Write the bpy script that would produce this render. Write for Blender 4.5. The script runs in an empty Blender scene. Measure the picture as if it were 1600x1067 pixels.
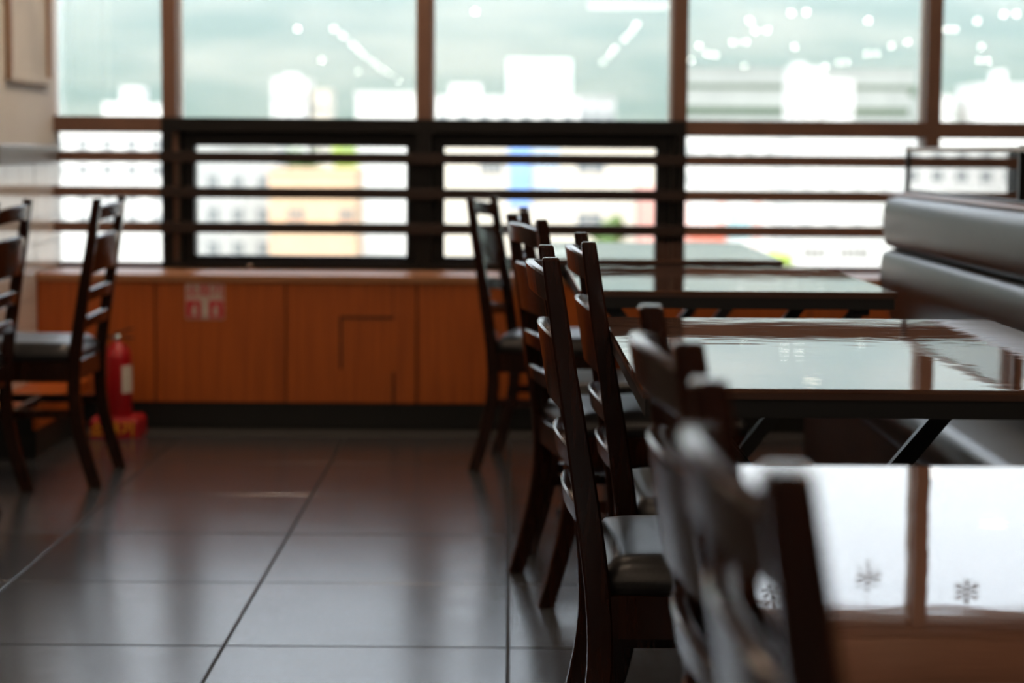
import bpy, bmesh, math, random
from mathutils import Vector, Matrix
import numpy as np

random.seed(7)
SC = bpy.context.scene
COL = SC.collection

# ---------------------------------------------------------------- camera
CAM_H = 1.045
FPX = 3021.0
pitch = math.atan(298.5 / FPX)
roll = math.radians(0.42)
yaw = math.atan(3.0 / FPX)
fw = Vector((math.sin(yaw) * math.cos(pitch), math.cos(yaw) * math.cos(pitch), -math.sin(pitch)))
r0 = Vector((math.cos(yaw), -math.sin(yaw), 0))
u0 = r0.cross(fw)
rt = r0 * math.cos(roll) + u0 * math.sin(roll)
up = rt.cross(fw)
cam_data = bpy.data.cameras.new('camera')
cam = bpy.data.objects.new('camera', cam_data)
COL.objects.link(cam)
mw = Matrix.Identity(4)
for i in range(3):
    mw[i][0], mw[i][1], mw[i][2] = rt[i], up[i], -fw[i]
mw[2][3] = CAM_H
cam.matrix_world = mw
cam_data.sensor_width = 36.0
cam_data.lens = FPX / 1600 * 36.0
cam_data.clip_start = 0.05
cam_data.clip_end = 6000
cam_data.dof.use_dof = True
cam_data.dof.focus_distance = 2.95
cam_data.dof.aperture_fstop = 3.6
SC.camera = cam

# ---------------------------------------------------------------- sky, sun, exposure
world = bpy.data.worlds.new('sky')
SC.world = world
world.use_nodes = True
wn = world.node_tree
wn.nodes.clear()
wo = wn.nodes.new('ShaderNodeOutputWorld')
wb = wn.nodes.new('ShaderNodeBackground')
ws = wn.nodes.new('ShaderNodeTexSky')
ws.sky_type = 'NISHITA'
ws.sun_disc = False
ws.sun_elevation = math.radians(52)
ws.sun_rotation = math.radians(205)
ws.air_density = 1.0
ws.dust_density = 2.5
ws.ozone_density = 1.0
wb.inputs['Strength'].default_value = 0.62
# thin bright cloud veil over the clear sky
wm = wn.nodes.new('ShaderNodeMixRGB')
wm.inputs['Fac'].default_value = 0.55
wm.inputs['Color2'].default_value = (4.4, 4.4, 4.35, 1)
wn.links.new(ws.outputs[0], wm.inputs['Color1'])
wn.links.new(wm.outputs[0], wb.inputs['Color'])
wn.links.new(wb.outputs[0], wo.inputs['Surface'])

sd = bpy.data.lights.new('sun', 'SUN')
sd.energy = 1.3
sd.angle = math.radians(0.6)
sd.color = (1.0, 0.95, 0.87)
sun = bpy.data.objects.new('sun', sd)
COL.objects.link(sun)
sun.rotation_euler = Vector((0.36, 0.80, -1.05)).to_track_quat('-Z', 'Y').to_euler()

SC.view_settings.view_transform = 'Standard'
SC.view_settings.look = 'None'
SC.view_settings.gamma = 1.0
SC.view_settings.use_curve_mapping = False
SC.view_settings.exposure = 0.65
SC.cycles.max_bounces = 10
SC.cycles.diffuse_bounces = 5
SC.cycles.glossy_bounces = 5
SC.cycles.transparent_max_bounces = 16
SC.cycles.volume_bounces = 1
SC.cycles.caustics_reflective = False
SC.cycles.caustics_refractive = False
SC.cycles.sample_clamp_indirect = 6.0

# ---------------------------------------------------------------- materials
MATS = {}

def new_mat(name):
    m = bpy.data.materials.new(name)
    m.use_nodes = True
    nt = m.node_tree
    nt.nodes.clear()
    out = nt.nodes.new('ShaderNodeOutputMaterial')
    MATS[name] = m
    return m, nt, out

def N(nt, t, **kw):
    n = nt.nodes.new(t)
    for k, v in kw.items():
        setattr(n, k, v)
    return n

def coords(nt, scale=(1, 1, 1), kind='Object', rot=(0, 0, 0)):
    tc = N(nt, 'ShaderNodeTexCoord')
    mp = N(nt, 'ShaderNodeMapping')
    mp.inputs['Scale'].default_value = scale
    mp.inputs['Rotation'].default_value = rot
    nt.links.new(tc.outputs[kind], mp.inputs['Vector'])
    return mp.outputs['Vector']

def noise(nt, vec, scale=5, detail=4, rough=0.55, dist=0.0):
    n = N(nt, 'ShaderNodeTexNoise')
    n.inputs['Scale'].default_value = scale
    n.inputs['Detail'].default_value = detail
    n.inputs['Roughness'].default_value = rough
    n.inputs['Distortion'].default_value = dist
    nt.links.new(vec, n.inputs['Vector'])
    return n.outputs['Fac']

def ramp(nt, fac, stops):
    r = N(nt, 'ShaderNodeValToRGB')
    cr = r.color_ramp
    while len(cr.elements) < len(stops):
        cr.elements.new(0.5)
    for e, (p, c) in zip(cr.elements, stops):
        e.position = p
        e.color = (*c, 1)
    nt.links.new(fac, r.inputs['Fac'])
    return r.outputs['Color']

def bump(nt, fac, strength=0.1, dist=0.002):
    b = N(nt, 'ShaderNodeBump')
    b.inputs['Strength'].default_value = strength
    b.inputs['Distance'].default_value = dist
    nt.links.new(fac, b.inputs['Height'])
    return b.outputs['Normal']

def principled(name, c1, c2=None, rough=0.5, scale=(1, 1, 1), nscale=8, detail=4, bump_s=0.0, bump_d=0.002,
               metallic=0.0, spec=0.5, coat=0.0, coat_rough=0.05, stops=(0.35, 0.65), rough_var=0.0, dist=0.0,
               kind='Object', obj_var=0.0, rot=(0, 0, 0), sheen=0.0):
    m, nt, out = new_mat(name)
    p = N(nt, 'ShaderNodeBsdfPrincipled')
    nt.links.new(p.outputs[0], out.inputs['Surface'])
    p.inputs['Roughness'].default_value = rough
    p.inputs['Metallic'].default_value = metallic
    p.inputs['Specular IOR Level'].default_value = spec
    p.inputs['Coat Weight'].default_value = coat
    p.inputs['Coat Roughness'].default_value = coat_rough
    if c2 is None:
        c2 = tuple(v * 0.85 for v in c1)
    v = coords(nt, scale, kind, rot)
    f = noise(nt, v, nscale, detail, dist=dist)
    col = ramp(nt, f, [(stops[0], c1), (stops[1], c2)])
    if obj_var:
        oi = N(nt, 'ShaderNodeObjectInfo')
        mr = N(nt, 'ShaderNodeMapRange')
        mr.inputs['To Min'].default_value = 1 - obj_var
        mr.inputs['To Max'].default_value = 1 + obj_var
        nt.links.new(oi.outputs['Random'], mr.inputs['Value'])
        hs = N(nt, 'ShaderNodeHueSaturation')
        nt.links.new(mr.outputs[0], hs.inputs['Value'])
        nt.links.new(col, hs.inputs['Color'])
        col = hs.outputs[0]
    nt.links.new(col, p.inputs['Base Color'])
    if bump_s:
        nt.links.new(bump(nt, f, bump_s, bump_d), p.inputs['Normal'])
    if rough_var:
        mr = N(nt, 'ShaderNodeMapRange')
        mr.inputs['To Min'].default_value = max(0.0, rough - rough_var)
        mr.inputs['To Max'].default_value = rough + rough_var
        nt.links.new(f, mr.inputs['Value'])
        nt.links.new(mr.outputs[0], p.inputs['Roughness'])
    return m

# chair timber: dark walnut stain under satin lacquer
principled('walnut', (0.033, 0.0100, 0.0048), (0.018, 0.0056, 0.0031), rough=0.20, scale=(14, 14, 1.6), nscale=6, bump_s=0.015,
           bump_d=0.0008, spec=0.5, coat=0.0)
principled('black_vinyl', (0.020, 0.020, 0.022), (0.014, 0.014, 0.015), rough=0.36, nscale=160, detail=2, bump_s=0.12, bump_d=0.0006)
principled('bench_leather', (0.028, 0.023, 0.019), (0.020, 0.016, 0.013), spec=0.5, rough=0.34, nscale=70, detail=3, bump_s=0.15, bump_d=0.0012)
principled('black_steel', (0.012, 0.012, 0.013), rough=0.38, nscale=30, spec=0.5)
principled('apron_black', (0.004, 0.0035, 0.0035), rough=0.5, nscale=30)
principled('table_edge', (0.075, 0.035, 0.022), rough=0.35, scale=(2, 30, 30), nscale=4)
# lacquered table top: faint boards under a very glossy, slightly wavy coat
m, nt, out = new_mat('table_top')
p = N(nt, 'ShaderNodeBsdfPrincipled')
nt.links.new(p.outputs[0], out.inputs['Surface'])
g = noise(nt, coords(nt, (1.2, 16, 1)), 5, 5, dist=0.4)
nt.links.new(ramp(nt, g, [(0.3, (0.175, 0.090, 0.060)), (0.7, (0.105, 0.051, 0.036))]), p.inputs['Base Color'])
p.inputs['Roughness'].default_value = 0.018
p.inputs['Specular IOR Level'].default_value = 0.62
wv = noise(nt, coords(nt, (1.0, 1.6, 1)), 6.0, 2)
nt.links.new(bump(nt, wv, 0.07, 0.004), p.inputs['Normal'])
# floor tile: dark slate-look porcelain
m, nt, out = new_mat('floor_tile')
p = N(nt, 'ShaderNodeBsdfPrincipled')
nt.links.new(p.outputs[0], out.inputs['Surface'])
gv = coords(nt, (1, 1, 1), 'Generated')
tc = N(nt, 'ShaderNodeNewGeometry')
mp = N(nt, 'ShaderNodeMapping')
mp.inputs['Scale'].default_value = (1.5, 6, 1)
nt.links.new(tc.outputs['Position'], mp.inputs['Vector'])
f1 = noise(nt, mp.outputs[0], 3.0, 6)
colr = ramp(nt, f1, [(0.3, (0.054, 0.058, 0.064)), (0.7, (0.038, 0.041, 0.046))])
oi = N(nt, 'ShaderNodeObjectInfo')
mr = N(nt, 'ShaderNodeMapRange')
mr.inputs['To Min'].default_value = 0.85
mr.inputs['To Max'].default_value = 1.15
nt.links.new(oi.outputs['Random'], mr.inputs['Value'])
hs = N(nt, 'ShaderNodeHueSaturation')
nt.links.new(mr.outputs[0], hs.inputs['Value'])
nt.links.new(colr, hs.inputs['Color'])
nt.links.new(hs.outputs[0], p.inputs['Base Color'])
mr2 = N(nt, 'ShaderNodeMapRange')
mr2.inputs['To Min'].default_value = 0.16
mr2.inputs['To Max'].default_value = 0.28
nt.links.new(f1, mr2.inputs['Value'])
nt.links.new(mr2.outputs[0], p.inputs['Roughness'])
p.inputs['Specular IOR Level'].default_value = 1.0
nt.links.new(bump(nt, f1, 0.05, 0.004), p.inputs['Normal'])
principled('grout', (0.030, 0.030, 0.030), rough=0.8, nscale=60)
principled('floor_base', (0.045, 0.042, 0.040), rough=0.35, nscale=4)
principled('wood_panel', (0.52, 0.118, 0.015), (0.37, 0.080, 0.010), rough=0.42, scale=(22, 22, 0.7), nscale=3, bump_s=0.05,
           bump_d=0.001, obj_var=0.05)
principled('wood_sill', (0.46, 0.21, 0.095), (0.38, 0.17, 0.07), rough=0.42, scale=(0.8, 20, 20), nscale=4)
principled('wood_cap', (0.30, 0.14, 0.075), (0.22, 0.10, 0.05), rough=0.35, scale=(20, 0.8, 20), nscale=4)
principled('dark_kick', (0.008, 0.008, 0.007), rough=0.55, nscale=20)
principled('gap_dark', (0.030, 0.008, 0.002), rough=0.7, nscale=20)  # dark brown for the painted hatch gap shade and the carcass
principled('bronze_frame', (0.20, 0.105, 0.070), (0.175, 0.09, 0.06), rough=0.45, nscale=10)
principled('dark_bar', (0.030, 0.018, 0.014), rough=0.5, nscale=10, spec=0.3)
principled('frame_edge', (0.80, 0.74, 0.66), rough=0.4, nscale=10)
principled('black_frame', (0.007, 0.006, 0.0055), rough=0.5, nscale=20, spec=0.3)
principled('grey_track', (0.07, 0.068, 0.06), rough=0.5, nscale=20)
principled('rail_beige', (0.50, 0.45, 0.39), rough=0.35, nscale=8)
principled('wall_paint', (0.80, 0.78, 0.73), (0.77, 0.75, 0.70), rough=0.75, nscale=3)
principled('ceiling_paint', (0.42, 0.36, 0.30), (0.40, 0.34, 0.28), rough=0.8, nscale=3)
principled('header_wood', (0.30, 0.15, 0.085), (0.22, 0.10, 0.055), rough=0.5, scale=(0.6, 8, 8), nscale=5)
principled('bench_wood', (0.060, 0.026, 0.014), (0.042, 0.018, 0.010), rough=0.5, scale=(8, 0.6, 8), nscale=5)
principled('brown_wall', (0.24, 0.13, 0.075), (0.20, 0.105, 0.06), rough=0.7, nscale=3)
principled('wall_tile', (0.74, 0.72, 0.68), (0.70, 0.68, 0.64), rough=0.10, nscale=3, bump_s=0.05, bump_d=0.002)
principled('ledge_grey', (0.24, 0.24, 0.235), rough=0.35, nscale=6)
principled('frame_wood', (0.42, 0.27, 0.18), (0.36, 0.22, 0.14), rough=0.45, scale=(10, 10, 2), nscale=5)
principled('picture_paper', (0.76, 0.73, 0.67), rough=0.8, nscale=4)
principled('red_paint', (0.42, 0.008, 0.014), (0.36, 0.007, 0.012), rough=0.28, nscale=6)
principled('red_plastic', (0.42, 0.010, 0.016), rough=0.4, nscale=6)
principled('label_white', (0.75, 0.70, 0.62), rough=0.5, nscale=12)
principled('yellow_print', (0.95, 0.45, 0.03), rough=0.5, nscale=12)
principled('sign_white', (0.62, 0.48, 0.42), rough=0.45, nscale=12)
principled('sign_red', (0.62, 0.02, 0.035), rough=0.45, nscale=12)
principled('chrome', (0.6, 0.6, 0.6), rough=0.2, metallic=1.0, nscale=12)
principled('rubber', (0.012, 0.012, 0.012), rough=0.6, nscale=12)
principled('snow_card', (0.20, 0.21, 0.22), rough=0.5, nscale=20)
# outdoors
principled('white_render', (0.62, 0.61, 0.575), (0.56, 0.55, 0.52), rough=0.85, nscale=0.3)
principled('grey_render', (0.40, 0.41, 0.39), (0.34, 0.35, 0.34), rough=0.85, nscale=0.5)
principled('terrace_render', (0.31, 0.325, 0.30), (0.27, 0.285, 0.265), rough=0.9, nscale=0.1)
principled('cream_render', (0.58, 0.53, 0.44), (0.53, 0.48, 0.40), rough=0.85, nscale=0.4)
principled('orange_render', (0.60, 0.42, 0.27), (0.55, 0.38, 0.25), rough=0.85, nscale=0.4)
principled('orange_band', (0.62, 0.22, 0.10), rough=0.85, nscale=0.4)
principled('pink_render', (0.66, 0.42, 0.37), rough=0.85, nscale=0.4)
principled('teal_panel', (0.36, 0.55, 0.56), rough=0.6, nscale=0.4)
principled('blue_sign', (0.22, 0.38, 0.78), rough=0.5, nscale=0.8)
principled('pale_blue', (0.45, 0.60, 0.80), rough=0.5, nscale=0.8)
principled('red_render', (0.62, 0.32, 0.27), rough=0.85, nscale=0.4)
principled('awning_red', (0.80, 0.16, 0.08), rough=0.7, nscale=0.8)
principled('window_grey', (0.16, 0.18, 0.19), rough=0.25, nscale=0.8)
principled('roof_grey', (0.40, 0.40, 0.38), rough=0.9, nscale=0.5)
principled('sign_grey', (0.20, 0.19, 0.17), rough=0.6, nscale=0.8)
principled('leaf_green', (0.10, 0.17, 0.045), (0.06, 0.11, 0.03), rough=0.8, nscale=1.2)
principled('leaf_yellow', (0.34, 0.42, 0.07), (0.24, 0.33, 0.05), rough=0.8, nscale=1.2)
principled('bark', (0.10, 0.07, 0.05), rough=0.9, nscale=3)
principled('city_ground', (0.30, 0.29, 0.27), (0.22, 0.22, 0.20), rough=0.95, nscale=0.05)
principled('forest', (0.045, 0.085, 0.055), (0.15, 0.16, 0.115), rough=0.95, nscale=0.012, detail=7, stops=(0.38, 0.66))

def emissive(name, col, strength, body=(0.8, 0.8, 0.8)):
    m, nt, out = new_mat(name)
    p = N(nt, 'ShaderNodeBsdfPrincipled')
    p.inputs['Base Color'].default_value = (*body, 1)
    p.inputs['Emission Color'].default_value = (*col, 1)
    p.inputs['Emission Strength'].default_value = strength
    nt.links.new(p.outputs[0], out.inputs['Surface'])
    return m
emissive('lamp_glow', (1.0, 0.93, 0.82), 24.0)
emissive('added_fill_glow', (1.0, 0.76, 0.55), 66.0)  # glow of the added, unseen ceiling fill lights
emissive('tube_glow', (1.0, 0.90, 0.80), 3.0)
emissive('screen_glow', (0.90, 1.0, 0.97), 4.5)

def glass(name, gain, tint=(1, 1, 1)):
    m, nt, out = new_mat(name)
    fr = N(nt, 'ShaderNodeFresnel')
    fr.inputs['IOR'].default_value = 1.5
    mu = N(nt, 'ShaderNodeMath', operation='MULTIPLY', use_clamp=True)
    mu.inputs[1].default_value = gain
    nt.links.new(fr.outputs[0], mu.inputs[0])
    tr = N(nt, 'ShaderNodeBsdfTransparent')
    tr.inputs['Color'].default_value = (*tint, 1)
    gl = N(nt, 'ShaderNodeBsdfGlossy')
    gl.inputs['Roughness'].default_value = 0.0
    mx = N(nt, 'ShaderNodeMixShader')
    nt.links.new(mu.outputs[0], mx.inputs['Fac'])
    nt.links.new(tr.outputs[0], mx.inputs[1])
    nt.links.new(gl.outputs[0], mx.inputs[2])
    nt.links.new(mx.outputs[0], out.inputs['Surface'])
    return m
glass('window_glass', 2.2, (0.97, 0.99, 0.985))
glass('screen_glass', 2.5, (0.58, 0.52, 0.45))

# ---------------------------------------------------------------- mesh helpers
def tag(o, label=None, cat=None, group=None, kind=None):
    if label: o['label'] = label
    if cat: o['category'] = cat
    if group: o['group'] = group
    if kind: o['kind'] = kind
    return o

def link(name, mesh, mat=None, parent=None, loc=(0, 0, 0)):
    o = bpy.data.objects.new(name, mesh)
    COL.objects.link(o)
    o.location = loc
    if mat and len(mesh.materials) == 0:
        mesh.materials.append(MATS[mat])
    if parent:
        o.parent = parent
    return o

def finish(bm, name, smooth=False):
    me = bpy.data.meshes.new(name)
    bmesh.ops.recalc_face_normals(bm, faces=bm.faces)
    bm.to_mesh(me)
    bm.free()
    if smooth:
        for p_ in me.polygons:
            p_.use_smooth = True
    return me

def obj(name, bm, mat, parent=None, loc=(0, 0, 0), smooth=False):
    return link(name, finish(bm, name, smooth), mat, parent, loc)

def empty(name, loc=(0, 0, 0), rz=0.0):
    o = bpy.data.objects.new(name, None)
    o.empty_display_size = 0.1
    COL.objects.link(o)
    o.location = loc
    o.rotation_euler = (0, 0, rz)
    return o

def add_box(bm, x0, x1, y0, y1, z0, z1, bev=0.0, seg=1):
    vs = [bm.verts.new(c) for c in ((x0, y0, z0), (x1, y0, z0), (x1, y1, z0), (x0, y1, z0),
                                    (x0, y0, z1), (x1, y0, z1), (x1, y1, z1), (x0, y1, z1))]
    fs = [bm.faces.new([vs[i] for i in f]) for f in
          ((0, 3, 2, 1), (4, 5, 6, 7), (0, 1, 5, 4), (1, 2, 6, 5), (2, 3, 7, 6), (3, 0, 4, 7))]
    if bev:
        es = list({e for f in fs for e in f.edges})
        bmesh.ops.bevel(bm, geom=es, offset=bev, segments=seg, profile=0.5, affect='EDGES')
    return bm

def box(name, x0, x1, y0, y1, z0, z1, mat, parent=None, bev=0.0, seg=1):
    return obj(name, add_box(bmesh.new(), x0, x1, y0, y1, z0, z1, bev, seg), mat, parent)

def loft(bm, rings, cap=True, closed=True):
    R = [[bm.verts.new(c) for c in r] for r in rings]
    n = len(R[0])
    for a, b in zip(R, R[1:]):
        for i in range(n if closed else n - 1):
            j = (i + 1) % n
            bm.faces.new((a[i], a[j], b[j], b[i]))
    if cap:
        bm.faces.new(list(reversed(R[0])))
        bm.faces.new(R[-1])
    return bm

def add_bar(bm, p, q, w, t, upv=(0, 0, 1)):
    """square bar from p to q, w across, t along upv"""
    p, q = Vector(p), Vector(q)
    d = (q - p).normalized()
    s = d.cross(Vector(upv)).normalized()
    u = s.cross(d).normalized()
    ring = lambda c: [c + s * a * w / 2 + u * b * t / 2 for a, b in ((-1, -1), (1, -1), (1, 1), (-1, 1))]
    return loft(bm, [ring(p), ring(q)])

def add_tube(bm, pts, r, n=10):
    pts = [Vector(p) for p in pts]
    rings = []
    for i, p in enumerate(pts):
        d = (pts[min(i + 1, len(pts) - 1)] - pts[max(i - 1, 0)]).normalized()
        a = d.cross(Vector((0, 0, 1)))
        if a.length < 1e-3:
            a = Vector((1, 0, 0))
        a.normalize()
        b = d.cross(a)
        rings.append([p + (a * math.cos(k * 2 * math.pi / n) + b * math.sin(k * 2 * math.pi / n)) * r for k in range(n)])
    return loft(bm, rings)

def add_lathe(bm, prof, n=24, c=(0, 0)):
    rings = [[(c[0] + r * math.cos(k * 2 * math.pi / n), c[1] + r * math.sin(k * 2 * math.pi / n), z) for k in range(n)]
             for r, z in prof]
    return loft(bm, rings)

def copy_tree(o, parent=None):
    c = o.copy()
    COL.objects.link(c)
    c.parent = parent
    for ch in o.children:
        copy_tree(ch, c)
    return c

# ---------------------------------------------------------------- room shell
RX0, RX1, RY0, RY1 = -6.0, 8.0, -26.0, 7.70
CEIL = 2.55
floor = box('floor', RX0, RX1, RY0, RY1, -0.25, -0.006, 'grout')
tag(floor, 'dark slate-look tiled floor of the dining room', None, None, 'structure')
tile_me = finish(add_box(bmesh.new(), -0.2970, 0.2970, -0.2970, 0.2970, -0.012, 0.0, 0.0016), 'tile')
for i in range(-6, 5):
    for j in range(-1, 12):
        y = 4.0 + 0.6 * (j - 6) + 0.3
        if y > 7.25:
            continue
        link('tile', tile_me, 'floor_tile', floor, (0.6 * i + 0.3, y, random.uniform(-0.0006, 0.0)))
box('outer_tiles', RX0, RX1, RY0, -0.23, -0.006, 0.0, 'floor_base', floor)['kind'] = 'stuff'
box('outer_tiles', 3.01, RX1, -0.22, RY1, -0.006, 0.0, 'floor_base', floor)['kind'] = 'stuff'
box('outer_tiles', RX0, -3.61, -0.22, RY1, -0.006, 0.0, 'floor_base', floor)['kind'] = 'stuff'
tag(box('ceiling', RX0, RX1, RY0, RY1 + 0.25, CEIL, CEIL + 0.3, 'ceiling_paint'), None, None, None, 'structure')
tag(box('wall_back', RX0 - 0.2, RX1 + 0.2, RY0 - 0.2, RY0, -0.25, CEIL + 0.3, 'brown_wall'), None, None, None, 'structure')
tag(box('wall_right', RX1, RX1 + 0.2, RY0, RY1 + 0.25, -0.25, CEIL + 0.3, 'brown_wall'), None, None, None, 'structure')
tag(box('wall_left_rear', RX0 - 0.2, RX0, RY0, 6.6, -0.25, CEIL + 0.3, 'brown_wall'), None, None, None, 'structure')
WX = -1.775
wall_l = box('wall_left', RX0 - 0.2, WX, 6.6, 7.64, -0.25, CEIL + 0.3, 'wall_paint')
tag(wall_l, 'white painted end wall with glossy tiles below the ledge', None, None, 'structure')
tw, th = 0.20, 0.10
wt_me = finish(add_box(bmesh.new(), 0, 0.008, 0.001, tw - 0.001, 0.001, th - 0.001, 0.001), 'tile')
for r in range(8):
    for c in range(5):
        z = 0.183 + r * th
        if c > 2 and z < 0.577:
            continue
        link('tile', wt_me, 'wall_tile', wall_l, (WX, 6.6 + c * tw - (0.006 if c > 2 else 0.012), z))
tag(box('trim_1', WX, WX + 0.035, 6.6, 7.46, 0.984, 1.054, 'ledge_grey', None, 0.004), 'grey ledge capping the white wall tiles', None, None, 'structure')
tag(box('wall_window_header', WX, RX1, 7.50, RY1 + 0.25, 2.335, CEIL, 'header_wood'), None, None, None, 'structure')
tag(box('wall_window_base', WX, RX1, 7.58, RY1 + 0.25, -0.25, 0.575, 'brown_wall'), None, None, None, 'structure')

# ---------------------------------------------------------------- windows (structure, one per bay)
MULL = [-1.325, -0.338, 0.650, 1.632, 2.620, 3.605, 4.590, 5.575, 6.560, 7.545]
WY = 7.60
bays = list(zip([WX] + MULL, MULL + [RX1]))
for n, (xa, xb) in enumerate(bays):
    w = empty('window_%d' % (n + 1), ((xa + xb) / 2, WY, 0.58))
    tag(w, ['narrow window bay beside the white end wall', 'window bay with the left black opening sash',
            'window bay with the right black opening sash', 'window bay behind the far end of the tables',
            'window bay above the far end of the black booth'][n] if n < 5 else 'window bay at the far right', None, None, 'structure')
    px = w.location
    def wbox(name, x0, x1, y0, y1, z0, z1, mat, bev=0.002):
        o = box(name, x0 - px.x, x1 - px.x, y0 - px.y, y1 - px.y, z0 - px.z, z1 - px.z, mat, w, bev)
        return o
    # mullion on the right-hand side of the bay
    if n < len(MULL):
        wbox('mullion', xb - 0.029, xb + 0.029, 7.53, 7.68, 0.58 if n > 2 or n == 0 else 1.16, 2.335, 'bronze_frame')
        wbox('glazing_bead', xb + 0.026, xb + 0.036, 7.60, 7.66, 1.163, 2.32, 'frame_edge', 0)
    wbox('glazing_bead', xb - 0.037, xb - 0.026, 7.60, 7.66, 1.163, 2.32, 'frame_edge', 0)
    wbox('head_frame', xa + 0.026, xb - 0.026, 7.55, 7.68, 2.30, 2.335, 'bronze_frame')
    wbox('pane', xa + 0.026, xb - 0.026, 7.617, 7.623, 1.15, 2.31, 'window_glass', 0)
    if n in (1, 2):
        # black opening unit
        f0 = xa - 0.030 if n == 1 else xa
        f1 = xb if n == 1 else xb + 0.026
        wbox('top_rail', f0, f1, 7.515, 7.66, 1.110, 1.163, 'black_frame')
        wbox('bottom_rail', f0, f1, 7.515, 7.66, 0.580, 0.606, 'black_frame')
        if n == 1:
            wbox('outer_stile', f0, f0 + 0.045, 7.515, 7.66, 0.606, 1.110, 'black_frame')
            wbox('outer_stile', xb - 0.030, xb, 7.515, 7.66, 0.606, 1.110, 'black_frame')
            s0, s1, o0, o1 = f0 + 0.085, xb - 0.030, -1.234, -0.408
            wbox('track', f0 + 0.058, f0 + 0.066, 7.56, 7.66, 0.606, 1.110, 'grey_track', 0)
        else:
            wbox('outer_stile', xa, xa + 0.030, 7.515, 7.66, 0.606, 1.110, 'black_frame')
            wbox('outer_stile', f1 - 0.035, f1, 7.515, 7.66, 0.606, 1.110, 'black_frame')
            s0, s1, o0, o1 = xa + 0.030, f1 - 0.060, -0.261, 0.564
            wbox('track', f1 - 0.052, f1 - 0.045, 7.56, 7.66, 0.606, 1.110, 'grey_track', 0)
        if n == 1:
            wbox('jamb_panel', f0 + 0.045, s0, 7.60, 7.66, 0.606, 1.110, 'black_frame', 0)
        else:
            wbox('jamb_panel', s1, f1 - 0.035, 7.60, 7.66, 0.606, 1.110, 'black_frame', 0)
        sash = wbox('sash', s0, o0, 7.56, 7.64, 0.606, 1.110, 'black_frame')
        wbox('sash', o1, s1, 7.56, 7.64, 0.606, 1.110, 'black_frame')
        wbox('sash', o0, o1, 7.56, 7.64, 1.055, 1.110, 'black_frame')
        wbox('sash', o0, o1, 7.56, 7.64, 0.606, 0.628, 'black_frame')
        wbox('pane', o0, o1, 7.617, 7.623, 0.628, 1.055, 'window_glass', 0)
        if n == 1:
            wbox('latch', -1.02, -1.00, 7.50, 7.516, 0.586, 0.600, 'chrome', 0.001)
    else:
        a = xa + (0.0 if n == 0 else 0.026)
        wbox('transom', a, xb - 0.026, 7.53, 7.68, 1.104, 1.166, 'bronze_frame')
        wbox('pane', a, xb - 0.026, 7.617, 7.623, 0.590, 1.112, 'window_glass', 0)
        wbox('sill_frame', a, xb - 0.026, 7.58, 7.68, 0.575, 0.596, 'bronze_frame')

# horizontal guard bars on the room side
gr = empty('window_guard_rail', (0, 7.49, 0.58))
tag(gr, 'three brown metal guard bars running across the lower windows', 'guard rail')
for z in (1.011, 0.8755, 0.740):
    for x0, x1, m_ in ((WX + 0.002, -1.357, 'bronze_frame'), (-1.357, 0.678, 'dark_bar'), (0.678, RX1 - 0.01, 'bronze_frame')):
        box('bar', x0, x1, -0.012, 0.012, z - 0.58 - 0.0205, z - 0.58 + 0.0205, m_, gr, 0.002)
for x in MULL[3:]:
    box('bracket', x - 0.015, x + 0.015, 0.012, 0.028, 0.14, 0.45, 'bronze_frame', gr, 0.001)

# ---------------------------------------------------------------- window bench cabinet, sill board
cab = empty('window_bench_cabinet', (0, 7.2, 0))
tag(cab, 'low orange-brown wood panelling under the windows with black toe kick', 'cabinet')
px_ = [WX + 0.004, -1.3275, -0.839, -0.350, 0.140, 0.630, 1.120, 1.610, 2.10, 2.59, 3.08, 3.57, 4.06]
for a, b in zip(px_, px_[1:]):
    box('panel', a + 0.003, b - 0.003, 0.0, 0.018, 0.097, 0.548, 'wood_panel', cab, 0.001)
box('carcass', WX + 0.004, 4.06, 0.018, 0.37, 0.097, 0.549, 'gap_dark', cab)
box('toe_kick', WX + 0.004, 4.06, 0.012, 0.36, 0.0005, 0.097, 'dark_kick', cab)
# thin dark strips painted as the shadow gaps of the little access hatch
box('hatch_gap_shade', -0.636, -0.435, -0.0012, 0.0, 0.414, 0.423, 'gap_dark', cab)
box('hatch_gap_shade', -0.638, -0.629, -0.0012, 0.0, 0.225, 0.4155, 'gap_dark', cab)
box('hatch_gap_shade', -0.440, -0.432, -0.0012, 0.0, 0.0975, 0.215, 'gap_dark', cab)
box('hatch_gap_shade', -0.438, -0.4355, -0.0008, 0.0, 0.4215, 0.546, 'gap_dark', cab)
sill = box('sill_board', WX + 0.004, 4.06, 7.19, 7.578, 0.550, 0.577, 'wood_sill', None, 0.003, 2)
tag(sill, 'long pale wood board forming the window sill', 'window sill')
# low wooden plinth by the end wall
pl = empty('wall_plinth', (WX, 6.9, 0))
tag(pl, 'low wooden plinth with black base along the white end wall', 'plinth')
box('top_board', 0.009, 0.19, -0.46, 0.298, 0.160, 0.182, 'wood_panel', pl, 0.002)
box('side_board', 0.170, 0.187, -0.455, 0.298, 0.097, 0.160, 'wood_panel', pl, 0.001)
box('end_board', 0.009, 0.170, -0.455, -0.438, 0.097, 0.160, 'dark_kick', pl, 0.001)
box('toe_kick', 0.009, 0.180, -0.448, 0.298, 0.001, 0.097, 'dark_kick', pl)

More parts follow.
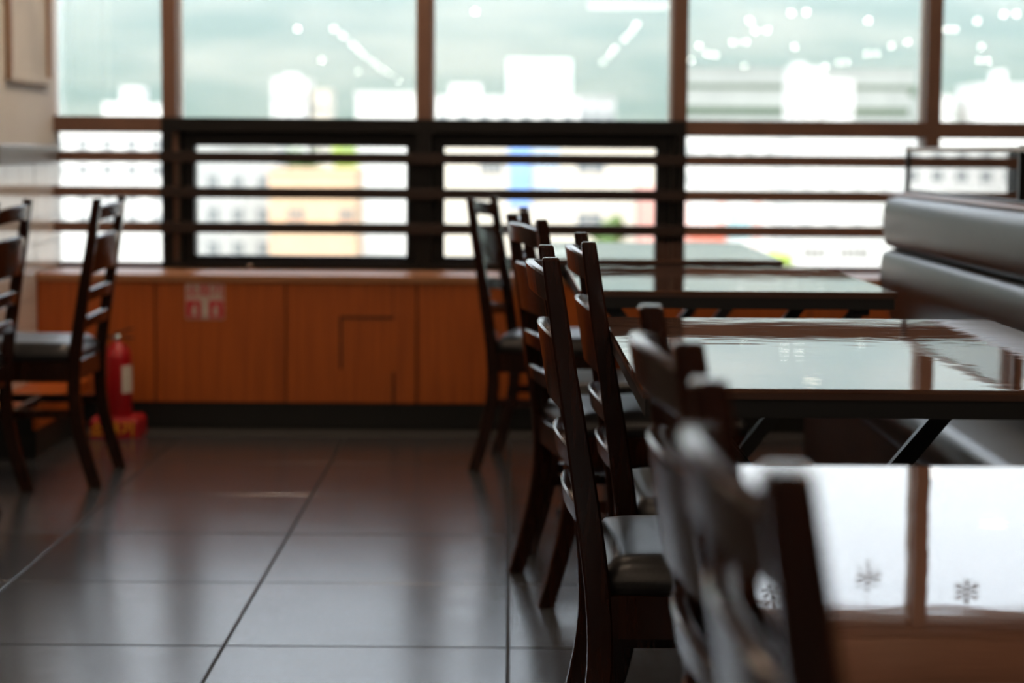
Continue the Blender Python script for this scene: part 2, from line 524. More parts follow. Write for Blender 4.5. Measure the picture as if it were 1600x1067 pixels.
# ---------------------------------------------------------------- chairs
PH = [0.0, 0.09, 0.18, 0.28, 0.375, 0.42, 0.484, 0.57, 0.657, 0.74, 0.82, 0.886]
PXL = [-0.064, -0.038, -0.014, 0.0, -0.004, -0.009, -0.018, -0.030, -0.042, -0.055, -0.066, -0.0745]
PW = [0.038, 0.039, 0.0395, 0.038, 0.038, 0.038, 0.038, 0.036, 0.0325, 0.030, 0.028, 0.0255]
SPAN = 0.375   # between post centres

def post_mesh():
    bm = bmesh.new()
    hs_ = np.linspace(0, 0.886, 26)
    # smooth the tabulated curve a little
    xl = np.interp(hs_, PH, PXL)
    wd = np.interp(hs_, PH, PW)
    for _ in range(2):
        xl[1:-1] = (xl[:-2] + 2 * xl[1:-1] + xl[2:]) / 4
    t = 0.0135
    rings = []
    b = 0.0035
    for k, (h, x, w_) in enumerate(zip(hs_, xl, wd)):
        rings.append([(x + b, -t, h), (x + w_ - b, -t, h), (x + w_, -t + b, h), (x + w_, t - b, h),
                      (x + w_ - b, t, h), (x + b, t, h), (x, t - b, h), (x, -t + b, h)])
    # softened top
    x, w_ = xl[-1], wd[-1]
    def inset(d, h):
        return [(x + b + d, -t + d, h), (x + w_ - b - d, -t + d, h), (x + w_ - d, -t + b + d, h), (x + w_ - d, t - b - d, h),
                (x + w_ - b - d, t - d, h), (x + b + d, t - d, h), (x + d, t - b - d, h), (x + d, -t + b + d, h)]
    rings.append(inset(0.0008, 0.8885))
    rings.append(inset(0.0030, 0.8905))
    loft(bm, rings)
    return finish(bm, 'post')

def rail_mesh(zt, zb, sag, crown=0.015, th_=0.016):
    bm = bmesh.new()
    n = 17
    half = SPAN / 2 - 0.010
    rings = []
    for k in range(n):
        s = -1 + 2 * k / (n - 1)
        y = s * half
        c = 1 - s * s
        top, bot = zt + crown * c, zb + crown * 0.8 * c
        def xo(h):
            return float(np.interp(h, PH, PXL)) + 0.006 - sag * c
        b = 0.003
        rings.append([(xo(bot) + b, y, bot), (xo(bot) + th_ - b, y, bot), (xo(bot) + th_, y, bot + b), (xo(top) + th_, y, top - b),
                      (xo(top) + th_ - b, y, top), (xo(top) + b, y, top), (xo(top), y, top - b), (xo(bot), y, bot + b)])
    loft(bm, rings)
    me = finish(bm, 'rail')
    return me

def cushion_mesh():
    bm = bmesh.new()
    nx, ny = 16, 16
    x0, x1 = 0.012, 0.435
    rows = []
    def hw(u):
        return 0.192 + 0.022 * u
    top = {}
    for i in range(nx + 1):
        for j in range(ny + 1):
            u, v = i / nx, j / ny
            a, c = 2 * u - 1, 2 * v - 1
            e = max(abs(a), abs(c))
            rim = (1 - abs(a) ** 7) * (1 - abs(c) ** 7)
            z = 0.414 + 0.034 * max(rim, 0) ** 0.30
            # rounded corners
            k = 1 - 0.035 * (abs(a) ** 6) * (abs(c) ** 6)
            top[i, j] = bm.verts.new(((x0 + x1) / 2 + a * k * (x1 - x0) / 2, c * k * hw(u), z))
    for i in range(nx):
        for j in range(ny):
            bm.faces.new((top[i, j], top[i + 1, j], top[i + 1, j + 1], top[i, j + 1]))
    loop = [top[i, 0] for i in range(nx)] + [top[nx, j] for j in range(ny)] + [top[nx - i, ny] for i in range(nx)] + [top[0, ny - j] for j in range(ny)]
    low = [bm.verts.new((v.co.x * 0.995 + 0.001, v.co.y * 0.985, 0.390)) for v in loop]
    for i in range(len(loop)):
        j = (i + 1) % len(loop)
        bm.faces.new((loop[i], low[i], low[j], loop[j]))
    bm.faces.new(low)
    return finish(bm, 'seat', True)

CH = {'post': post_mesh(), 'seat': cushion_mesh()}
RAILS = [(0.862, 0.820), (0.769, 0.656), (0.606, 0.570), (0.521, 0.486)]
RM = [rail_mesh(a, b, c) for (a, b), c in zip(RAILS, (0.030, 0.0235, 0.0215, 0.020))]

def make_chair():
    r = empty('ladder_back_chair')
    for s in (-1, 1):
        link('back_post', CH['post'], 'walnut', r, (0, s * SPAN / 2, 0))
    for me in RM:
        link('back_slat', me, 'walnut', r)
    link('seat', CH['seat'], 'black_vinyl', r)
    hp = SPAN / 2
    box('seat_rail', 0.006, 0.026, -hp + 0.012, hp - 0.012, 0.328, 0.391, 'walnut', r, 0.002)
    box('seat_rail', 0.392, 0.412, -0.185, 0.185, 0.328, 0.391, 'walnut', r, 0.002)
    for s in (-1, 1):
        bm = bmesh.new()
        add_bar(bm, (0.030, s * (hp + 0.001), 0.359), (0.392, s * 0.192, 0.359), 0.019, 0.064)
        obj('seat_rail', bm, 'walnut', r)
        bm = bmesh.new()
        x, y = 0.402, s * 0.192
        loft(bm, [[(x - a, y - a, z), (x + a, y - a, z), (x + a, y + a, z), (x - a, y + a, z)] for a, z in ((0.0135, 0.0), (0.0165, 0.2), (0.019, 0.391))])
        obj('front_leg', bm, 'walnut', r)
        bm = bmesh.new()
        add_bar(bm, (0.026, s * hp, 0.228), (0.390, s * 0.192, 0.228), 0.016, 0.026)
        obj('stretcher', bm, 'walnut', r)
    box('stretcher', 0.200, 0.216, -0.185, 0.185, 0.216, 0.240, 'walnut', r, 0.0015)
    return r

chair0 = make_chair()
CHAIRS = [
    (0.198, 1.128, 0.0, 'dark ladder-back chair nearest the camera, heavily blurred, at the closest table'),
    (0.206, 1.765, 0.5, 'dark ladder-back chair second from the camera, far side of closest table'),
    (0.120, 3.000, 0.0, 'sharply focused dark ladder-back chair, nearer of two at second table'),
    (0.195, 3.495, 0.0, 'sharply focused dark ladder-back chair, farther of two at second table'),
    (0.096, 4.565, 10.3, 'dark ladder-back chair slightly turned, nearer of two at third table'),
    (0.096, 5.140, 0.0, 'dark ladder-back chair mostly hidden, farther of two at third table'),
    (-0.035, 6.440, -11.0, 'dark ladder-back chair closest to the wood panelling, at farthest table'),
    (-1.322, 6.085, 180.0, 'dark ladder-back chair in front of the red fire extinguisher'),
    (-1.512, 5.630, 180.0, 'dark ladder-back chair cut off by the left picture edge'),
]
for i, (x, y, a, lab) in enumerate(CHAIRS):
    c = chair0 if i == 0 else copy_tree(chair0)
    c.location = (x, y, 0)
    c.rotation_euler = (0, 0, math.radians(a))
    tag(c, lab, 'chair', 'ladder-back dining chairs')

# ---------------------------------------------------------------- tables
def make_table(name, x0, x1, y0, y1, inset, lab):
    r = empty(name, ((x0 + x1) / 2, (y0 + y1) / 2, 0))
    hx, hy = (x1 - x0) / 2, (y1 - y0) / 2
    box('tabletop', -hx, hx, -hy, hy, 0.7335, 0.740, 'table_top', r, 0.0008)
    box('edge_band', -hx + 0.0005, hx - 0.0005, -hy + 0.0005, hy - 0.0005, 0.7255, 0.7335, 'table_edge', r)
    bm = bmesh.new()
    t = 0.03
    for a in ((-hx + .004, hx - .004, -hy + .004, -hy + t), (-hx + .004, hx - .004, hy - t, hy - .004),
              (-hx + .004, -hx + t, -hy + t, hy - t), (hx - t, hx - .004, -hy + t, hy - t)):
        add_box(bm, *a, 0.701, 0.7255)
    obj('apron', bm, 'apron_black', r)
    for s in (-1, 1):
        y = -hy + 0.05 if s < 0 else hy - inset
        for k, (a, b) in enumerate(((hx - 0.07, -hx + 0.08), (-hx + 0.07, hx - 0.08))):
            bm = bmesh.new()
            add_bar(bm, (a, y + k * 0.02 * -s, 0.703), (b, y + k * 0.02 * -s, 0.012), 0.019, 0.030, (0, 1, 0) if False else (0.7, 0, 0.7))
            leg = obj('leg', bm, 'black_steel', r)
            bm = bmesh.new()
            add_box(bm, b - 0.022, b + 0.022, y + k * 0.02 * -s - 0.012, y + k * 0.02 * -s + 0.012, 0.0005, 0.014, 0.002)
            obj('foot', bm, 'rubber', leg)
            bm = bmesh.new()
            add_box(bm, a - 0.018, a + 0.018, y + k * 0.02 * -s - 0.014, y + k * 0.02 * -s + 0.014, 0.685, 0.703, 0.002)
            obj('hinge', bm, 'black_steel', leg)
    bm = bmesh.new()
    add_tube(bm, [(0, -hy + 0.06, 0.36), (0, hy - inset - 0.01, 0.36)], 0.010, 8)
    obj('crossbar', bm, 'black_steel', r)
    tag(r, lab, 'table', 'glossy brown dining tables')
    return r
make_table('dining_table', 0.172, 0.892, 0.834, 1.874, 0.424, 'glossy brown dining table closest to the camera mirroring snowflakes')
make_table('dining_table', 0.172, 0.886, 2.490, 3.560, 0.305, 'glossy brown dining table beside the sharply focused chairs')
t4 = make_table('dining_table', 0.150, 0.838, 4.175, 5.165, 0.290, 'glossy brown dining table third from the camera')
t4.rotation_euler = (-0.005, 0, 0)   # stands slightly out of level
t4.location.z = 0.0025
make_table('dining_table', 0.080, 0.772, 5.470, 6.490, 0.335, 'glossy brown dining table nearest the windows')

# ---------------------------------------------------------------- booth bench
def extrude_profile(prof, y0, y1, soft=0.03):
    """rounded upholstery roll: closed (x,z) profile swept along y, ends pulled in"""
    cx = sum(p_[0] for p_ in prof) / len(prof)
    cz = sum(p_[1] for p_ in prof) / len(prof)
    rings = []
    st = [(0.0, 0.86), (0.15, 0.93), (0.45, 0.98), (1.0, 1.0)]
    for d, s in st:
        rings.append([(cx + (x - cx) * s, y0 + d * soft, cz + (z - cz) * s) for x, z in prof])
    n = 14
    for k in range(1, n):
        y = y0 + soft + (y1 - y0 - 2 * soft) * k / n
        rings.append([(x, y, z) for x, z in prof])
    for d, s in reversed(st):
        rings.append([(cx + (x - cx) * s, y1 - d * soft, cz + (z - cz) * s) for x, z in prof])
    return loft(bmesh.new(), rings)

def rrect(x0, x1, z0, z1, rl, rr, n=6, bulge=0.0):
    """rounded rectangle, rl = radius on low-x side, rr on high-x side; bulge pushes the low-x face out"""
    pts = []
    for (cx, cz, a0, r) in ((x1 - rr, z1 - rr, 0, rr), (x0 + rl, z1 - rl, 90, rl), (x0 + rl, z0 + rl, 180, rl), (x1 - rr, z0 + rr, 270, rr)):
        for k in range(n + 1):
            a = math.radians(a0 + 90 * k / n)
            pts.append((cx + r * math.cos(a), cz + r * math.sin(a)))
    return pts

bench = empty('booth_bench', (1.2, 3.4, 0))
tag(bench, 'long black leather booth bench with two-roll backrest along the tables', 'bench')
BY0, BY1 = 0.2, 6.15
def bpart(name, prof, mat, y0=BY0, y1=BY1, soft=0.03):
    pr = [(x - 1.2, z) for x, z in prof]
    o = obj(name, extrude_profile(pr, y0 - 3.4, y1 - 3.4, soft), mat, bench, smooth=True)
    return o
def roll(zb, zt, xb, fronts):
    """upholstery roll: fronts = (height fraction, front x) pairs from bottom to top"""
    fz = [f for f, _ in fronts]
    fxs = [x for _, x in fronts]
    pts = [(xb, zt), ]
    n_ = 22
    for k_ in range(n_ + 1):
        t_ = 1 - k_ / n_
        t_ = 0.5 + 0.5 * math.sin((t_ - 0.5) * math.pi)
        pts.append((float(np.interp(t_, fz, fxs)), zb + (zt - zb) * t_))
    pts.append((xb, zb))
    return pts
def arc_front(x_face, x_edge, n_=20, p_=2.4):
    return [(k_ / n_, x_edge - (x_edge - x_face) * (1 - abs(2 * k_ / n_ - 1) ** p_) ** (1 / p_)) for k_ in range(n_ + 1)]
bpart('upper_back_roll', roll(0.745, 0.908, 1.290, arc_front(1.180, 1.225, 28, 3.6)), 'bench_leather')
bpart('lower_back_roll', roll(0.462, 0.747, 1.290,
      [(f, x + 0.055 * max(0.62 - f, 0) / 0.62) for f, x in arc_front(1.172, 1.222, 32, 4.5)]), 'bench_leather')
bpart('seat_cushion', rrect(0.905, 1.285, 0.335, 0.460, 0.055, 0.012), 'bench_leather')
box('base', 0.945 - 1.2, 1.290 - 1.2, BY0 + 0.01 - 3.4, BY1 - 0.01 - 3.4, 0.08, 0.334, 'bench_wood', bench, 0.002)
box('toe_kick', 0.975 - 1.2, 1.290 - 1.2, BY0 + 0.02 - 3.4, BY1 - 0.02 - 3.4, 0.0005, 0.08, 'dark_kick', bench)
box('back_panel', 1.291 - 1.2, 1.400 - 1.2, BY0 - 3.4, 6.47 - 3.4, 0.0005, 0.900, 'bench_wood', bench, 0.002)
box('cap', 1.225 - 1.2, 1.415 - 1.2, BY0 - 3.4, 6.48 - 3.4, 0.9085, 0.918, 'wood_cap', bench, 0.003)

part = empty('glass_partition', (1.32, 4.3, 0.918))
tag(part, 'low glass screen with thin black posts standing on the booth back', 'partition')
posts = [6.445, 5.012, 3.58, 2.15, 0.72]
for y in posts:
    box('post', -0.010, 0.010, y - 4.3 - 0.010, y - 4.3 + 0.010, 0.0, 0.150, 'black_steel', part, 0.001)
for a, b in zip(posts, posts[1:]):
    box('pane', -0.003, 0.003, b - 4.3 + 0.011, a - 4.3 - 0.011, 0.006, 0.132, 'screen_glass', part)
box('top_rail', -0.012, 0.012, 0.72 - 4.3, 6.455 - 4.3, 0.132, 0.146, 'rail_beige', part, 0.001)
box('bottom_rail', -0.012, 0.012, 0.72 - 4.3, 6.455 - 4.3, 0.0, 0.008, 'black_steel', part, 0.001)

# ---------------------------------------------------------------- fire extinguisher, its stand and sign
fx, fy = -1.425, 6.985
st = empty('extinguisher_stand', (fx, fy, 0))
tag(st, 'red plastic stand with yellow lettering under the fire extinguisher', 'stand')
bm = bmesh.new()
loft(bm, [[(-w_, -d, z), (w_, -d, z), (w_, d, z), (-w_, d, z)] for w_, d, z in ((0.088, 0.075, 0.0005), (0.088, 0.075, 0.060), (0.078, 0.066, 0.075))])
obj('base', bm, 'red_plastic', st)

def text_mesh(body, size, depth=0.0006):
    cu = bpy.data.curves.new('text', 'FONT')
    cu.body = body
    cu.size = size
    cu.extrude = depth
    cu.offset = size * 0.018
    cu.align_x = 'CENTER'
    cu.align_y = 'CENTER'
    to = bpy.data.objects.new('text', cu)
    COL.objects.link(to)
    dg = bpy.context.evaluated_depsgraph_get()
    me = bpy.data.meshes.new_from_object(to.evaluated_get(dg))
    bpy.data.objects.remove(to)
    me.materials.clear()
    return me
o = link('lettering', text_mesh('소화기', 0.060), 'yellow_print', st, (-0.008, -0.0757, 0.030))
o.rotation_euler = (math.radians(90), 0, 0)

ex = empty('fire_extinguisher', (fx, fy, 0.0755))
tag(ex, 'red fire extinguisher with white label standing behind the chair', 'fire extinguisher')
bm = bmesh.new()
add_lathe(bm, [(0.046, 0.0), (0.050, 0.006), (0.050, 0.205), (0.047, 0.228), (0.038, 0.248), (0.020, 0.262), (0.014, 0.272)], 28)
obj('cylinder', bm, 'red_paint', ex, smooth=True)
bm = bmesh.new()
add_lathe(bm, [(0.013, 0.268), (0.015, 0.274), (0.015, 0.288), (0.009, 0.296)], 16)
obj('valve', bm, 'chrome', ex, smooth=True)
bm = bmesh.new()
add_bar(bm, (-0.010, 0, 0.297), (0.056, 0, 0.318), 0.016, 0.006)
obj('lever', bm, 'rubber', ex)
bm = bmesh.new()
add_bar(bm, (-0.006, 0, 0.284), (0.058, 0, 0.282), 0.016, 0.006)
obj('carry_handle', bm, 'rubber', ex)
bm = bmesh.new()
add_tube(bm, [(-0.012, 0, 0.284), (-0.040, -0.004, 0.286), (-0.062, -0.010, 0.262), (-0.066, -0.012, 0.20), (-0.062, -0.012, 0.10), (-0.058, -0.012, 0.05)], 0.006, 8)
obj('hose', bm, 'rubber', ex, smooth=True)
bm = bmesh.new()
n = 9
loft(bm, [[(r * math.cos(a), r * math.sin(a), z) for r, z in ((0.0502, 0.085), (0.0512, 0.085), (0.0512, 0.185), (0.0502, 0.185))]
          for a in [math.radians(-62 + 70 * k / n) for k in range(n + 1)]])
obj('label_sticker', bm, 'label_white', ex)

sg = empty('extinguisher_sign', (-1.140, 7.199, 0.475))
tag(sg, 'small red and white fire extinguisher sign stuck on the wood panelling', 'sign')
box('plate', -0.072, 0.072, -0.0015, 0.0, -0.066, 0.066, 'sign_white', sg)
o = link('lettering', text_mesh('소화기', 0.052, 0.0003), 'sign_red', sg, (0, -0.002, 0.036))
o.rotation_euler = (math.radians(90), 0, 0)
for s in (-1, 1):
    box('red_block', s * 0.042 - 0.027, s * 0.042 + 0.027, -0.0021, -0.0015, -0.062, 0.004, 'sign_red', sg)
    bm = bmesh.new()
    add_lathe(bm, [(0.0095, 0), (0.0095, 0.030), (0.004, 0.036), (0.004, 0.043)], 10)
    for v in bm.verts:
        v.co.y = v.co.y * 0.03
    o = obj('extinguisher_symbol', bm, 'sign_white', sg, (s * 0.040, -0.0023, -0.054))
    box('hose_symbol', s * 0.040 + 0.002, s * 0.040 + 0.016, -0.0026, -0.0021, -0.014, -0.010, 'sign_white', sg)
bm = bmesh.new()
ar = [(-0.005, 0.004), (0.005, 0.004), (0.005, -0.030), (0.0135, -0.030), (0, -0.054), (-0.0135, -0.030), (-0.005, -0.030)]
loft(bm, [[(x, -0.0016, z) for x, z in ar], [(x, -0.0024, z) for x, z in ar]])
obj('arrow', bm, 'label_white', sg)

# ---------------------------------------------------------------- picture frame on the end wall
pf = empty('picture_frame', (WX, 7.135, 1.65))
tag(pf, 'narrow pale wooden picture frame on the white end wall', 'picture frame')
y0, y1, z0, z1 = -0.30, 0.30, -0.37, 0.37
box('panel', 0.001, 0.008, y0, y1, z0, z1, 'picture_paper', pf)
for a in ((y0 - 0.004, y0 + 0.026, z0, z1), (y1 - 0.026, y1 + 0.004, z0, z1)):
    box('side_moulding', 0.001, 0.022, *a, 'frame_wood', pf, 0.002)
for a in ((y0, y1, z0 - 0.004, z0 + 0.026), (y0, y1, z1 - 0.026, z1 + 0.004)):
    box('rail_moulding', 0.001, 0.0225, *a, 'picture_paper', pf, 0.002)

# ---------------------------------------------------------------- hanging snowflake ornaments at the window head
def snowflake(x, z, ang, lab, r=0.052):
    s = empty('snowflake_ornament', (x, 7.46, z))
    bm = bmesh.new()
    for k in range(6):
        a = math.radians(60 * k + ang)
        d = Vector((math.cos(a), 0, math.sin(a)))
        add_bar(bm, d * 0.002, d * r, 0.0065, 0.004, (0, 1, 0))
        for f, l in ((0.45, 0.014), (0.72, 0.017)):
            for sg_ in (-1, 1):
                b = a + sg_ * math.radians(50)
                e = Vector((math.cos(b), 0, math.sin(b)))
                add_bar(bm, d * r * f, d * r * f + e * l, 0.006, 0.004, (0, 1, 0))
    obj('flake', bm, 'snow_card', s)
    bm = bmesh.new()
    add_tube(bm, [(0, 0, r - 0.001), (0, 0, 2.3345 - z)], 0.0012, 6)
    obj('string', bm, 'snow_card', s)
    tag(s, lab, 'ornament', 'hanging snowflake ornaments')
snowflake(1.411, 2.085, 90, 'hanging snowflake mirrored in the closest table, middle of three')
snowflake(1.802, 2.150, 90, 'hanging snowflake mirrored in the closest table, rightmost of three')
snowflake(1.040, 2.165, 75, 'hanging snowflake mirrored in the closest table, beside the blurred chair post')

# ---------------------------------------------------------------- ceiling lamps (seen mirrored in the panes)
LAMPS = [(-2.47, -7.26), (-2.05, -7.21), (-2.06, -8.59), (-2.1, -10.45), (-2.13, -11.75), (-2.16, -13.37), (-2.2, -15.65), (-2.22, -17.8),
         (-2.21, -19.69), (-2.28, -23.85), (-2.96, -15.12), (-2.74, -19.5), (-0.37, -4.26), (1.35, -6.03), (1.38, -7.52),
         (1.38, -8.83), (1.38, -11.08), (1.4, -12.84), (1.41, -15.06), (2.76, -4.12), (2.89, -4.01), (2.49, -5.28), (2.76, -7.0),
         (2.88, -6.86), (2.78, -9.35), (2.92, -9.19), (2.43, -10.14), (2.75, -12.27), (2.9, -12.61), (2.7, -14.22), (3.69, -10.28),
         (3.73, -16.04), (3.71, -5.15), (4.89, -9.96), (4.89, -8.93), (4.94, -11.94), (5.07, -11.92), (4.97, -14.49), (5.09, -14.47),
         (5.02, -16.06), (4.83, -6.52), (4.92, -6.51), (4.84, -5.12), (4.85, -4.08), (4.97, -4.06), (6.05, -9.95), (6.89, -13.55), (7.07, -13.73)]
bm = bmesh.new()
bmesh.ops.create_uvsphere(bm, u_segments=14, v_segments=8, radius=0.020)
bulb_me = finish(bm, 'bulb', True)
can_me = finish(add_lathe(bmesh.new(), [(0.026, 0.014), (0.030, 0.128), (0.036, 0.1295)], 14), 'can')
lamp0 = empty('ceiling_lamp', (0, 0, 2.42))
link('bulb', bulb_me, 'lamp_glow', lamp0)
link('can', can_me, 'label_white', lamp0)
for i, (x, y) in enumerate(LAMPS):
    l = lamp0 if i == 0 else copy_tree(lamp0)
    l.location = (x, y, 2.42)
    lab, grp = (('small round ceiling lamp in the slanting row mirrored left of centre', 'lamps mirrored left of centre') if x < -1.9 else
                ('single round ceiling lamp mirrored high in the middle bay', 'lamp mirrored alone') if x < 0 else
                ('small round ceiling lamp in the short slanting row mirrored in the middle bay', 'lamps mirrored in the middle bay') if x < 2 else
                ('small round ceiling lamp mirrored in the cluster right of centre', 'lamps mirrored right of centre') if x < 4.8 else
                ('small round ceiling lamp mirrored towards the right edge of the windows', 'lamps mirrored at the right'))
    tag(l, lab, 'lamp', grp)
# unseen downlights added above the tables and aisle for warm fill
ring_me = finish(loft(bmesh.new(), [[(r * math.cos(k * math.pi / 12), r * math.sin(k * math.pi / 12), z) for k in range(24)]
                                    for r, z in ((0.070, 0.0), (0.095, -0.006), (0.098, -0.001), (0.070, -0.0005))], cap=False), 'trim_ring')
lens_me = finish(add_lathe(bmesh.new(), [(0.069, -0.004), (0.069, -0.0008)], 20), 'lens')
dl0 = empty('added_downlight')
link('lens', lens_me, 'added_fill_glow', dl0)
link('trim_ring', ring_me, 'label_white', dl0)
k = 0
spots = [(x, y) for x in (-3.9, -2.1, -0.4, 1.38, 2.8, 4.9) for y in (-2.6, -0.9, 0.8, 2.5, 4.2)]
spots += [(-1.1, 7.05), (-0.7, 6.95), (-0.95, 6.35), (0.3, 6.75), (1.6, 6.75), (-1.0, 5.4)]
for x, y in spots:
    d = dl0 if k == 0 else copy_tree(dl0)
    k += 1
    d.location = (x, y, CEIL)
    tag(d, 'added warm ceiling fill light over the dining area, out of view', 'lamp', 'added fill lights in the ceiling')
tl = empty('tube_lamp', (1.106, -3.43, 2.42))
tag(tl, 'linear ceiling lamp mirrored as a pale bar at the top of the window', 'lamp')
bm = bmesh.new()
add_tube(bm, [(-0.38, 0, 0), (0.38, 0, 0)], 0.026, 12)
obj('tube', bm, 'tube_glow', tl, smooth=True)
box('housing', -0.40, 0.40, -0.03, 0.03, 0.027, 0.1295, 'label_white', tl, 0.003)
lb = empty('hanging_lightbox', (0.355, -10.0, 1.995))
tag(lb, 'glowing white lightbox mirrored as a bright rectangle in the window', 'lightbox')
box('screen', -0.42, 0.42, 0.0, 0.03, -0.235, 0.235, 'screen_glow', lb, 0.004)
box('housing', -0.44, 0.44, -0.09, 0.0, -0.25, 0.25, 'black_steel', lb, 0.004)
for s in (-1, 1):
    bm = bmesh.new()
    add_tube(bm, [(s * 0.35, -0.045, 0.249), (s * 0.35, -0.045, 0.5545)], 0.008, 8)
    obj('hanger', bm, 'black_steel', lb)

# ---------------------------------------------------------------- outdoors: ground, hills, city
tag(box('ground_outside', -900, 900, 12, 760, -17.0, -16.0, 'city_ground'), None, None, None, 'structure')
nx, ny = 70, 34
rng = np.random.RandomState(3)
ph = rng.rand(24) * 6.28
def hill(x, y):
    t = (y - 620) / 1500.0
    h = -18 + (330 if x < 0 else 330) * min(max(t, 0), 0.6) ** 0.85 - 200 * max(t - 0.62, 0)
    s = 0
    for k in range(8):
        f = 0.0016 * 1.7 ** k
        s += math.sin(x * f + ph[k]) * math.cos(y * f * 1.1 + ph[k + 8]) * 30 / 1.75 ** k
    return h + s * min(max(t, 0) * 3, 1)
bm = bmesh.new()
gv_ = [[bm.verts.new((-1500 + 3000 * i / nx, 620 + 1500 * j / ny, hill(-1500 + 3000 * i / nx, 620 + 1500 * j / ny))) for j in range(ny + 1)] for i in range(nx + 1)]
for i in range(nx):
    for j in range(ny):
        bm.faces.new((gv_[i][j], gv_[i + 1][j], gv_[i + 1][j + 1], gv_[i][j + 1]))
hl = obj('hillside', bm, 'forest', smooth=True)
tag(hl, 'hazy wooded hillside beyond the city', None, None, 'structure')

def building(name, x0, x1, y, top, depth, mat, lab, wins=(), bands=(), roofs=(), base=-16.0, extras=(), grid=None, wmat='window_grey'):
    cx = (x0 + x1) / 2
    b = empty(name, (cx, y, base))
    tag(b, lab, 'building', 'city buildings outside the windows')
    box('wall', x0 - cx, x1 - cx, 0, depth, 0, top - base, mat, b)
    box('parapet', x0 - cx - 0.15, x1 - cx + 0.15, -0.15, depth, top - base, top - base + 0.35, 'roof_grey' if mat == 'grey_render' else mat, b)
    wl = list(wins)
    if grid:
        nx_, z_top, dz, ww, wh, rows = grid
        for r in range(rows):
            for k in range(nx_):
                c_ = x0 + (k + 0.5) * (x1 - x0) / nx_
                wl.append((c_ - ww / 2, c_ + ww / 2, z_top - r * dz - wh, z_top - r * dz))
    for (a, c, z0, z1) in wl:
        w = box('window', a - cx, c - cx, -0.06, 0.0, z0 - base, z1 - base, wmat, b)
        box('glazing_bar', (a + c) / 2 - cx - 0.04, (a + c) / 2 - cx + 0.04, -0.1, -0.06, z0 - base, z1 - base, mat, w)
    for (z0, z1, m_) in bands:
        box('band', x0 - cx - 0.06, x1 - cx + 0.06, -0.12, 0.0, z0 - base, z1 - base, m_, b)
    for (a, c, z1) in roofs:
        box('roof_room', a - cx, c - cx, 1.0, 5.0, top - base + 0.35, z1 - base, mat, b)
    for (nm, a, c, z0, z1, th_, m_) in extras:
        box(nm, a - cx, c - cx, -th_, 0.0, z0 - base, z1 - base, m_, b)
    return b

building('apartment_block', -58, -40.6, 230, 4.0, 14, 'white_render', 'white apartment block with rooftop room seen through the narrow left bay',
         roofs=((-46.4, -43.9, 8.2), (-48.5, -46.5, 6.4), (-43.8, -40.7, 6.2)), grid=(6, 2.0, 3.0, 1.2, 1.2, 4))
building('row_house', -30.5, -21.4, 176, 0.8, 9, 'grey_render', 'pale grey block left of the orange building', grid=(4, -1.4, 3.0, 0.9, 1.2, 4),
         roofs=((-29, -26, 2.6),))
building('town_house', -20.6, -13.25, 165, -1.0, 9, 'orange_render', 'cream and orange town building with reddish floor bands',
         wins=((-19.0, -18.4, -5.06, -3.98), (-18.2, -17.6, -5.06, -3.98), (-14.7, -14.1, -5.04, -3.95), (-13.95, -13.4, -5.04, -3.95)),
         bands=((-3.05, -2.25, 'orange_band'), (-5.95, -5.2, 'orange_band'), (-8.9, -8.1, 'orange_band')))
building('office_block', -15.6, -8.4, 195, 6.4, 12, 'white_render', 'tall plain white block right of the orange building', grid=(1, 4.0, 3.0, 0.5, 0.6, 1))
building('apartment_tower', -38.2, -32.6, 310, 11.9, 10, 'white_render', 'white twin tower rising against the hillside', roofs=((-36.5, -34, 13.0),), grid=(3, 9.5, 3, 0.8, 1.1, 3))
building('apartment_tower', -32.2, -29.2, 312, 10.2, 10, 'cream_render', 'lower shoulder block beside the white twin tower', grid=(2, 8.0, 3, 0.8, 1.1, 3))
building('warehouse', -10.2, 8.6, 250, 7.6, 16, 'white_render', 'wide white flat-roofed building in the middle window', roofs=((-8, -4, 9.5),), grid=(7, 5.6, 3.2, 1.2, 0.8, 1))
building('shop_building', -5.6, 11.4, 150, 1.9, 10, 'cream_render', 'cream shop building with tall blue sign behind the right sash',
         wins=((-2.43, -1.6, -0.78, 0.63), (-1.5, -0.69, -0.78, 0.63), (5.09, 7.23, -0.63, 0.59), (5.13, 7.03, -4.68, -3.75)),
         extras=(('blue_signboard', -0.21, 1.51, -3.23, 1.45, 0.4, 'blue_sign'), ('pale_column', 1.85, 2.25, -2.6, 1.45, 0.25, 'pale_blue'),
                 ('pale_column', 2.55, 2.9, -2.6, 1.45, 0.25, 'pale_blue'), ('pale_column', 3.2, 3.55, -2.6, 1.45, 0.25, 'pale_blue')))
building('office_block', 9.7, 14.9, 280, 8.6, 10, 'grey_render', 'pale grey block right of the wide white building', grid=(3, 6.5, 3, 1.0, 1.2, 3))
building('brick_house', 9.3, 11.6, 138, -1.8, 7, 'red_render', 'small red brick house at the right edge of the right sash')
building('apartment_block', 18.2, 31.1, 210, 3.0, 12, 'white_render', 'white block behind the pink and teal shop front', grid=(6, 1.6, 3, 0.9, 0.9, 3), wmat='grey_render')
building('apartment_block', 27.6, 40.4, 190, 3.1, 12, 'white_render', 'white block left of the booth partition', grid=(5, 0.8, 3, 0.9, 1.1, 3), wmat='grey_render')
